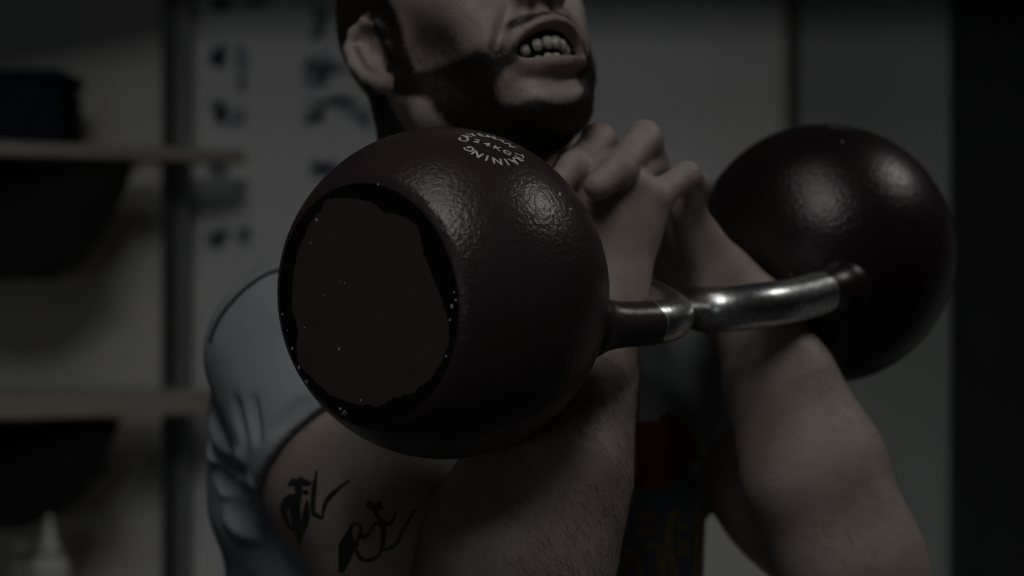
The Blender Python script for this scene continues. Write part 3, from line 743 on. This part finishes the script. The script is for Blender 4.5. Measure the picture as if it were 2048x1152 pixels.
# masks: beard with some painted cheek shade, lips, painted dark of the mouth cavity
hc = hl_coords(V)
def sst(a, b, x): t = np.clip((x - a) / (b - a), 0, 1); return t * t * (3 - 2 * t)
near = (np.linalg.norm(V - HC, axis=1) < 0.21).astype(float) * (V[:, 2] > P(900, 420, 1.45)[2]) * (np.concatenate([field([Group(x, 0.005) for x in (l_a, l_b, l_z, r_pinky, r_ring, r_mid, r_idx, rhand)], V[i:i + 60000].astype(np.float32)) for i in range(0, len(V), 60000)]) > 0.003)
al = np.abs(hc[:, 1])
jaw_line = -0.030 - 0.38 * np.clip(hc[:, 0] - 0.005, 0, 1)            # upper edge of the cheek beard
beard = np.maximum(sst(0.012, -0.012, hc[:, 2] - jaw_line), 0.42 * sst(0.050, 0.020, hc[:, 2] - jaw_line) * sst(0.085, 0.06, hc[:, 0])) * sst(-0.012, 0.010, hc[:, 0]) * (hc[:, 2] > -0.16)  # second term: faint cheek stubble, partly painted in to darken the shaded cheek
side = sst(-0.016, 0.004, hc[:, 0]) * sst(0.030, 0.012, hc[:, 0]) * (hc[:, 2] > -0.05) * (al > 0.04) * (hc[:, 2] < 0.06)
beard = np.maximum(beard, side)
beard = beard * np.clip(1 - sst(-0.040, -0.052, hc[:, 2] + 0.62 * hc[:, 0]) * sst(0.035, 0.02, hc[:, 0]), 0, 1) * sst(-0.150, -0.135, hc[:, 2])
chinbare = sst(0.020, 0.012, np.linalg.norm((hc - np.array([0.094, -0.004, -0.099])) * np.array([0.6, 0.75, 1.0]), axis=1))
cheekbare = sst(0.022, 0.012, np.linalg.norm((hc - np.array([0.086, -0.026, -0.092])) * np.array([0.7, 0.8, 1.1]), axis=1))
beard = beard * (1 - 0.85 * chinbare) * (1 - 0.8 * cheekbare)
mous = sst(0.007, 0.002, np.abs(hc[:, 2] + 0.049)) * sst(0.034, 0.026, al) * (hc[:, 0] > 0.07)
scalp = sst(0.006, -0.006, hc[:, 0] - (0.045 + 0.0 * hc[:, 2])) * sst(0.028, 0.040, hc[:, 2]) + sst(-0.024, -0.034, hc[:, 0]) * sst(-0.075, -0.06, hc[:, 2]) + sst(0.090, 0.105, hc[:, 2])
scalp = np.clip(scalp, 0, 1)
eard = np.linalg.norm((hc - np.array([-0.010, 0, -0.002])) * np.array([1.0, 0, 0.72]), axis=1)
is_ear = (eard < 0.030) & (al > 0.0765)
scalp[is_ear] = 0; beard[is_ear] = 0
B_ = np.clip(np.maximum(np.maximum(beard, 0.75 * mous), scalp), 0, 1) * near
def dist_poly(pts):
    W = np.array([HP(*q) for q in pts]); d = np.full(len(V), 9.0); idx = np.where(near > 0)[0]
    for a, b in zip(W[:-1], W[1:]):
        ba = b - a; t = np.clip((V[idx] - a) @ ba / (ba @ ba), 0, 1); d[idx] = np.minimum(d[idx], np.linalg.norm(V[idx] - a - t[:, None] * ba, axis=1))
    return d
G_ = np.maximum(sst(0.0085, 0.0065, dist_poly(up)), sst(0.0095, 0.007, dist_poly(lp))) * near
cav = near * (np.sqrt(((hc - np.array([0.103, 0, -0.070])) / np.array([0.036, 0.0315, 0.0138])) .__pow__(2).sum(1)) < 1.0) * (hc[:, 0] < 0.1045 - 22 * hc[:, 1] ** 2)  # near-black colour painted for the shade behind the lips
B_ = B_ * (1 - G_)
colr = np.stack([B_, G_ * (1 - cav) * 0.4, cav.astype(float), np.ones(len(V))], 1).astype(np.float32)
ca = body.data.color_attributes.new('mask', 'FLOAT_COLOR', 'POINT'); ca.data.foreach_set('color', colr.ravel())

# teeth and eyes
M_tooth = simple('tooth_enamel', (0.55, 0.52, 0.46), 0.3, var=0.05)
def teeth(name, f_of, u0, hgt, n, span):
    Vt = []; Ft = []
    for i in range(n):
        t = (i - (n - 1) / 2) / ((n - 1) / 2)
        c = np.array(f_of(t)); wd = span / n * 0.98; ang = 1.1 * t
        bm = bmesh.new(); bmesh.ops.create_cube(bm, size=1.0)
        hh = hgt * (1.0 - 0.18 * abs(t))
        for v in bm.verts: v.co = Vector((v.co.x * 0.006, v.co.y * wd, v.co.z * hh))
        bmesh.ops.bevel(bm, geom=bm.edges[:], offset=0.0013, segments=2, affect='EDGES')
        base = len(Vt)
        for v in bm.verts:
            x = v.co.x * math.cos(ang) - v.co.y * math.sin(ang) * -1 * -1; y = v.co.x * math.sin(ang) + v.co.y * math.cos(ang)
            Vt.append(HP(c[0] + x, c[1] + y, u0 + v.co.z))
        bm.verts.index_update(); Ft += [tuple(base + v.index for v in f.verts) for f in bm.faces]; bm.free()
    return adopt(person, from_arrays(name, Vt, Ft, M_tooth))
teeth('upper_teeth', lambda t: (0.1015 - 0.020 * t * t, 0.025 * t), -0.0665, 0.0095, 8, 0.056)
teeth('lower_teeth', lambda t: (0.0955 - 0.020 * t * t, 0.023 * t), -0.0765, 0.0085, 8, 0.050)
M_eye = simple('eye_white', (0.6, 0.58, 0.55), 0.2); M_iris = simple('iris', (0.05, 0.04, 0.03), 0.2)
for sd in (-1, 1):
    q = Vector(hf).to_track_quat('Z', 'Y').to_matrix().to_4x4(); q.translation = Vector(HP(0.079, 0.032 * sd, 0.018))
    e = adopt(person, lathe('eye', [(0.0118 * math.sin(a), -0.0118 * math.cos(a)) for a in np.linspace(0.05, math.pi - 0.05, 16)], M_eye, None, 24, q))
    q2 = q.copy(); q2.translation = Vector(HP(0.079, 0.032 * sd, 0.018)) + Vector(hf) * 0.0109
    ir = lathe('iris', [(0.0056, 0), (0.0050, 0.0009), (0.001, 0.0012)], M_iris, None, 20, q2); ir.parent = e

# ------------------------------------------------------------------ shirt, shorts, shoes
def shirt_prims():
    sc = np.array([-0.035, 1.585, 0])
    pr = [Ell(sc + z0 * (H - 0.20), (0.118, 0.195, 0.235), TAX, 0.05),
          Ell(sc + tfd * 0.055 + tld * 0.03 + z0 * (H - 0.15), (0.085, 0.150, 0.125), TAX, 0.05),
          Ell(sc + z0 * (H - 0.46), (0.115, 0.165, 0.24), TAX, 0.06),
          pc((555, 780, 1.555, 0.052), (575, 1180, 1.575, 0.050), 0.05), pc((515, 840, 1.505, 0.036), (530, 1000, 1.530, 0.040), 0.04), pc((1262, 880, 1.570, 0.052), (1268, 1200, 1.580, 0.056), 0.05),
          pc((600, 620, 1.545, 0.050), (880, 430, 1.53, 0.058), 0.05), pc((1290, 660, 1.64, 0.055), (960, 440, 1.54, 0.058), 0.05)]
    return pr
A0 = P(*S_R); A1 = P(690, 960, 1.43); ad = (A1 - A0) / np.linalg.norm(A1 - A0)
hem = A0 + ad * 0.100
hem_p = P(592, 912, 1.405); hem_n = ad + np.array([0.30, 0, 0])
slv = [pc((*S_R, 0.0685), (690, 960, 1.43, 0.068), 0.03), pc((660, 880, 1.412, 0.047), (790, 1090, 1.355, 0.056), 0.03), Half(hem_p, hem_n, 0.003)]
L0 = P(1322, 720, 1.66); L1 = P(1580, 1005, 1.55); ld = (L1 - L0) / np.linalg.norm(L1 - L0); lhem = L0 + ld * 0.13
slv2 = [Cone(L0, L1, 0.066, 0.062, 0.03), Half(lhem, ld, 0.003), Sub(Cone(lhem - ld * 0.03, lhem + ld * 0.08, 0.057, 0.060), 0.002)]
collar = Sub(Cone(HP(-0.035, 0, -0.02), P(935, 500, 1.52), 0.060, 0.074), 0.004)
SH = [Group(shirt_prims() + [collar], 0.02), Group(slv, 0.016), Group(slv2, 0.014)]
eye = Vector((0, 0, H))
def hit(tree, px, py):
    d = Vector(P(px, py, 1.0)) - eye; d.normalize()
    return tree.ray_cast(eye, d)
Vq, Qq = sdf_mesh(SH, (-0.31, 1.30, 1.12), (0.0, 1.84, H + 0.10), 0.0060)
pre = BVHTree.FromPolygons([Vector(v) for v in Vq], [tuple(q) for q in Qq.tolist()])
# ridges (+) and valleys (-) of the gathered sleeve, as seen folds running over its surface
FOLDS = [([(424, 842), (440, 875), (462, 900), (490, 918)], 0.0050), ([(420, 868), (436, 902), (460, 926), (486, 940)], -0.0050), ([(420, 895), (442, 935), (470, 958), (505, 968)], 0.0060),
         ([(428, 935), (450, 965), (482, 984), (515, 990)], -0.0055), ([(438, 962), (465, 992), (500, 1008), (535, 1010)], 0.0070), ([(455, 1006), (490, 1026), (535, 1034)], -0.0065),
         ([(455, 1040), (490, 1062), (530, 1070)], 0.0050), ([(470, 800), (476, 840), (490, 880)], -0.0028), ([(505, 800), (508, 840), (516, 880)], -0.0024), ([(545, 862), (580, 828), (615, 800)], -0.0024)]
ridges, valleys = [], []
for pts, r in FOLDS:
    q = []
    for a, b in catmull(pts, 4):
        h_ = hit(pre, a, b)
        if h_[0] is not None: q.append(np.array(h_[0] + h_[1] * (-0.15 * abs(r) if r > 0 else 0.45 * abs(r))))
    if len(q) < 3: continue
    rr = abs(r) * (0.35 + 0.65 * np.sin(np.linspace(0.1, math.pi - 0.1, len(q))))
    for k in range(len(q) - 1):
        if np.linalg.norm(q[k + 1] - q[k]) > 0.018: continue
        c_ = Cone(q[k], q[k + 1], rr[k], rr[k + 1], 0.008)
        if r > 0: ridges.append(c_)
        else: valleys.append(Sub(c_, 0.008))
class Folded(Group):
    def d(s, p, c=None, rad=None):
        out = field(s.base, p, c, rad)
        for q in ridges:
            if c is not None and np.linalg.norm(q.c - c) - q.R > rad + 0.03: continue
            out = smin(out, q.d(p), q.k)
        for q in valleys:
            if c is not None and np.linalg.norm(q.c - c) - q.R > rad + 0.03: continue
            out = smax(out, -q.prim.d(p), q.k)
        return out
FG = Folded([], 0.01); FG.base = SH
Vs, Qs = sdf_mesh([FG], (-0.31, 1.30, 0.92), (0.24, 1.84, H + 0.10), 0.0030)
def cloth(name, col):
    m, nt, b = new_mat(name)
    tc = N(nt, 'ShaderNodeTexCoord')
    n1 = N(nt, 'ShaderNodeTexNoise', Scale=900.0, Detail=2.0); n2 = N(nt, 'ShaderNodeTexNoise', Scale=16.0, Detail=3.0)
    for n in (n1, n2): L(nt, tc.outputs['Object'], n.inputs['Vector'])
    r = ramp(nt, n2.outputs[0], 0.3, tuple(c * 0.92 for c in col) + (1,), 0.7, tuple(min(1, c * 1.06) for c in col) + (1,))
    L(nt, r.outputs[0], b.inputs['Base Color']); b.inputs['Roughness'].default_value = 0.9; b.inputs['Specular IOR Level'].default_value = 0.15
    bp = N(nt, 'ShaderNodeBump', Strength=0.3, Distance=0.0006); L(nt, n1.outputs[0], bp.inputs['Height'])
    bp2 = N(nt, 'ShaderNodeBump', Strength=0.35, Distance=0.010); L(nt, n2.outputs[0], bp2.inputs['Height']); L(nt, bp.outputs[0], bp2.inputs['Normal'])
    L(nt, bp2.outputs[0], b.inputs['Normal'])
    return m
M_shirt = cloth('grey_cotton', (0.33, 0.345, 0.36))
shirt = adopt(person, from_arrays('t_shirt', Vs, Qs, M_shirt))
shirt['label'] = 'pale grey short-sleeved t-shirt with red and yellow chest print'
sh_tree = BVHTree.FromPolygons([Vector(v) for v in Vs], [tuple(q) for q in Qs.tolist()])
bo_tree = BVHTree.FromPolygons([Vector(v) for v in V], [tuple(q) for q in Q.tolist()])
def ribbon_on(tree, name, lines, mat, parent, lift=0.0006, trees=()):
    """strokes (list of (px, py, half-width px)) laid on a surface as thin patches of print or ink"""
    V_ = []; F_ = []
    for ln in lines:
        q = catmull(np.array(ln, float), 8)
        T = np.gradient(q[:, :2], axis=0); T /= np.linalg.norm(T, axis=1)[:, None] + 1e-9
        nn = np.stack([-T[:, 1], T[:, 0]], 1)
        prev = None
        nw = 5
        for i in range(len(q)):
            row = []
            for s in np.linspace(-1, 1, nw):
                x, y = q[i, :2] + nn[i] * s * q[i, 2]
                h = hit(tree, x, y)
                if h[0] is None: row = None; break
                row.append(h[0] + h[1] * lift)
            if row is None: prev = None; continue
            b = len(V_); V_.extend([tuple(r) for r in row])
            if prev is not None:
                ok = (Vector(V_[b]) - Vector(V_[prev])).length < 0.02
                if ok:
                    for k in range(nw - 1): F_.append((prev + k, prev + k + 1, b + k + 1, b + k))
            prev = b
    o = from_arrays(name, V_, F_, mat); o.parent = parent
    return o
# chest print
M_red = cloth('red_print', (0.20, 0.035, 0.028)); M_yel = cloth('yellow_print', (0.26, 0.20, 0.07)); M_nvy = cloth('dark_blue_print', (0.10, 0.12, 0.15))
ribbon_on(sh_tree, 'dark_print', [[(1235, 990, 60), (1310, 1000, 100), (1392, 1010, 100)], [(1240, 1110, 60), (1320, 1120, 60), (1390, 1125, 60)]], M_nvy, shirt, 0.0005)
ribbon_on(sh_tree, 'red_print', [[(1250, 900, 52), (1300, 905, 62), (1350, 898, 50)], [(1325, 830, 12), (1360, 875, 22), (1380, 925, 26)], [(1262, 945, 30), (1310, 955, 26), (1345, 948, 12)]], M_red, shirt, 0.0009)
ribbon_on(sh_tree, 'yellow_print', [[(1232, 1058, 7), (1255, 1052, 8)], [(1270, 1040, 8), (1308, 1026, 9)], [(1272, 1066, 8), (1310, 1058, 8)], [(1282, 1090, 8), (1316, 1095, 8), (1322, 1150, 9)],
          [(1350, 1155, 8), (1335, 1090, 8), (1340, 1035, 8), (1360, 1022, 8)], [(1352, 1052, 7), (1374, 1050, 7)], [(1352, 1085, 7), (1376, 1083, 7)], [(1352, 1104, 6), (1378, 1102, 7)],
          [(1390, 1020, 8), (1394, 1090, 8), (1390, 1150, 8)], [(1226, 1095, 7), (1250, 1100, 8), (1272, 1125, 8), (1280, 1155, 8)], [(1222, 1125, 7), (1244, 1122, 7), (1256, 1140, 7)]], M_yel, shirt, 0.0013)
# shoulder seam piping
M_pipe = cloth('dark_piping', (0.05, 0.05, 0.055))
seam = []
for px, py in ((422, 684), (428, 664), (443, 634), (468, 602), (503, 570), (538, 549), (573, 539), (620, 534)):
    for k in range(20):
        t_ = k * 0.02; q = hit(sh_tree, px + (600 - px) * t_, py + (720 - py) * t_)
        if q[0] is not None: break
    if q[0] is not None: seam.append(np.array(q[0] + q[1] * 0.0004))
sp = tube('seam_piping', catmull(seam, 6), 0.0019, M_pipe, None, 8); sp.parent = shirt
# shorts and shoes below the frame
M_short = cloth('black_shorts_cloth', (0.02, 0.02, 0.022)); M_shoe = simple('black_shoe', (0.02, 0.02, 0.02), 0.6)
sg = [Cone((-0.03, 1.60, 1.00), (-0.03, 1.60, 0.86), 0.135, 0.14, 0.05)]
for sd in (-1, 1):
    hip = np.array([-0.03, 1.60, 0.88]) + tld * 0.09 * sd; kn = np.array([-0.03, 1.60, 0.48]) + tld * 0.13 * sd + tfd * 0.03
    sg.append(Cone(hip, kn, 0.105, 0.09, 0.03))
Vh, Qh = sdf_mesh([Group(sg + [Half((0, 0, 0.56), (0, 0, -1)), Half((0, 0, 1.03), (0, 0, 1))], 0.01)], (-0.4, 1.3, 0.5), (0.35, 1.9, 1.1), 0.010)
adopt(person, from_arrays('shorts', Vh, Qh, M_short))
for sd in (-1, 1):
    an = np.array([-0.03, 1.60, 0.09]) + tld * 0.15 * sd
    a = an - tfd * 0.04 + z0 * -0.045; b = an + tfd * 0.15 + z0 * -0.05
    Vh, Qh = sdf_mesh([Group([Cone(a, b, 0.045, 0.038, 0.02), Cone(an, an + z0 * -0.03, 0.048, 0.05, 0.03), Half((0, 0, 0.0), (0, 0, -1))], 0.01)], an - 0.24, an + 0.24, 0.008)
    Vh[:, 2] = np.maximum(Vh[:, 2], 0.0)
    adopt(person, from_arrays('shoe', Vh, Qh, M_shoe))
# tattoos on the upper arm
M_tat = simple('tattoo_ink', (0.028, 0.030, 0.034), 0.5, var=0.3, scale=200)
TAT = [[(578, 972, 3), (588, 962, 6), (597, 975, 8), (596, 1000, 7), (590, 1030, 9)], [(566, 1030, 3), (572, 1010, 11), (588, 1000, 11), (592, 1040, 9), (600, 1090, 3)],
       [(566, 1020, 7), (578, 1050, 5), (592, 1063, 3)], [(615, 1000, 3), (612, 1035, 8), (602, 1070, 5), (598, 1090, 2)], [(598, 955, 4), (610, 965, 7), (623, 968, 4)],
       [(611, 980, 6), (613, 990, 5)], [(634, 940, 2), (629, 975, 5), (626, 1010, 5), (628, 1030, 4)], [(624, 1025, 4), (636, 1032, 4), (644, 1038, 2)],
       [(645, 1038, 2), (650, 1010, 4), (662, 992, 5), (680, 975, 3), (700, 960, 2)],
       [(720, 1050, 2), (708, 1048, 3), (700, 1062, 5), (695, 1090, 16), (690, 1115, 13), (682, 1145, 5)], [(720, 1050, 2), (722, 1062, 3), (716, 1078, 3), (712, 1095, 5)],
       [(715, 1075, 3), (728, 1074, 5), (738, 1068, 3)], [(712, 1098, 3), (722, 1117, 4), (740, 1120, 4), (756, 1112, 3), (762, 1100, 3)],
       [(738, 1070, 2), (748, 1050, 3), (762, 1048, 5), (768, 1065, 5), (764, 1100, 5)], [(760, 1100, 3), (780, 1096, 4), (795, 1085, 4), (803, 1065, 3), (815, 1045, 3), (830, 1020, 3)],
       [(752, 1020, 7), (756, 1035, 4), (775, 1048, 4), (786, 1040, 3), (792, 1025, 2)], [(735, 1005, 8), (748, 1015, 8), (765, 1010, 9)]]
tt = ribbon_on(bo_tree, 'tattoo', TAT, M_tat, body, 0.0003)
tt['label'] = 'dark tribal line tattoo on the upper arm'

# ------------------------------------------------------------------ nails and body hair
def strands(name, sel, dirfn, n, l0, l1, wd, mat, parent, kind=True):
    me = body.data
    cen = np.zeros(len(me.polygons) * 3); me.polygons.foreach_get('center', cen); cen = cen.reshape(-1, 3)
    nor = np.zeros(len(me.polygons) * 3); me.polygons.foreach_get('normal', nor); nor = nor.reshape(-1, 3)
    area = np.zeros(len(me.polygons)); me.polygons.foreach_get('area', area)
    p = sel(cen, nor) * area; s = p.sum()
    if s <= 0: return None
    idx = RNG.choice(len(p), n, p=p / s)
    c = cen[idx] + RNG.normal(size=(n, 3)) * 0.0006; nn = nor[idx]
    D = dirfn(c, nn) + RNG.normal(size=(n, 3)) * 0.28
    D -= nn * np.einsum('ij,ij->i', D, nn)[:, None]; D /= np.linalg.norm(D, axis=1)[:, None] + 1e-9
    ln = RNG.uniform(l0, l1, n)[:, None]
    side = np.cross(nn, D); side /= np.linalg.norm(side, axis=1)[:, None] + 1e-9
    lift = RNG.uniform(0.15, 0.5, n)[:, None]
    p0 = c; p1 = c + D * ln * 0.5 + nn * ln * 0.5 * lift; p2 = c + D * ln + nn * ln * lift * 0.7 + side * ln * RNG.normal(size=(n, 1)) * 0.12
    Vv = np.stack([p0 + side * wd, p0 - side * wd, p0 + nn * wd, p1 + side * wd * .8, p1 - side * wd * .8, p1 + nn * wd * .8, p2], 1).reshape(-1, 3)
    T = np.array([[0, 1, 4], [0, 4, 3], [1, 2, 5], [1, 5, 4], [2, 0, 3], [2, 3, 5], [3, 4, 6], [4, 5, 6], [5, 3, 6]])
    Q3 = (np.arange(n)[:, None, None] * 7 + T[None]).reshape(-1, 3)
    o = from_arrays(name, Vv, Q3, mat); o.parent = parent
    o['kind'] = 'stuff'
    return o
M_hair = simple('dark_hair', (0.022, 0.016, 0.013), 0.55, spec=0.2)
M_armhair = simple('arm_hair', (0.06, 0.042, 0.032), 0.45)
fa, fb = P(1040, 1095, 1.295), P(1168, 700, 1.35); fd = (fb - fa) / np.linalg.norm(fb - fa)
def on_fore(c, n):
    t = (c - fa) @ fd; r = np.linalg.norm(c - fa - t[:, None] * fd, axis=1)
    return ((t > -0.06) & (t < 0.13) & (r < 0.075) & (n[:, 1] < 0.35)) * (0.4 + np.clip(n[:, 0] + 0.4, 0, 1))
strands('arm_hair', on_fore, lambda c, n: np.tile(-fd * 0.6 + np.array([0.7, 0, -0.35]), (len(c), 1)), 2600, 0.006, 0.013, 0.00009, M_armhair, body)
lfa, lfb = P(1648, 935, 1.435), P(1512, 640, 1.455); lfdv = (lfb - lfa) / np.linalg.norm(lfb - lfa)
def on_lfore(c, n):
    t = (c - lfa) @ lfdv; r = np.linalg.norm(c - lfa - t[:, None] * lfdv, axis=1)
    return ((t > -0.08) & (t < 0.09) & (r < 0.06) & (n[:, 1] < 0.3)).astype(float)
strands('arm_hair', on_lfore, lambda c, n: np.tile(-lfdv, (len(c), 1)), 700, 0.005, 0.010, 0.00007, M_armhair, body)
pm = np.zeros(len(body.data.polygons)); pv = colr[:, 0]
pm = pv[Q].mean(1)
isb = (hl_coords(V)[Q].mean(1)[:, 0] > -0.012)
strands('beard', lambda c, n: np.clip(pm - 0.25, 0, 1) * isb, lambda c, n: np.tile(-hu * 1.0 + hf * 0.35, (len(c), 1)), 9000, 0.003, 0.0065, 0.00012, M_hair, body)
strands('hair', lambda c, n: np.clip(pm - 0.25, 0, 1) * (~isb), lambda c, n: np.tile(-hu * 0.8 - hf * 0.5, (len(c), 1)), 7000, 0.003, 0.005, 0.00012, M_hair, body)
tag(person, 'man with cropped dark hair, beard and tattooed arm racking two kettlebells', 'person')
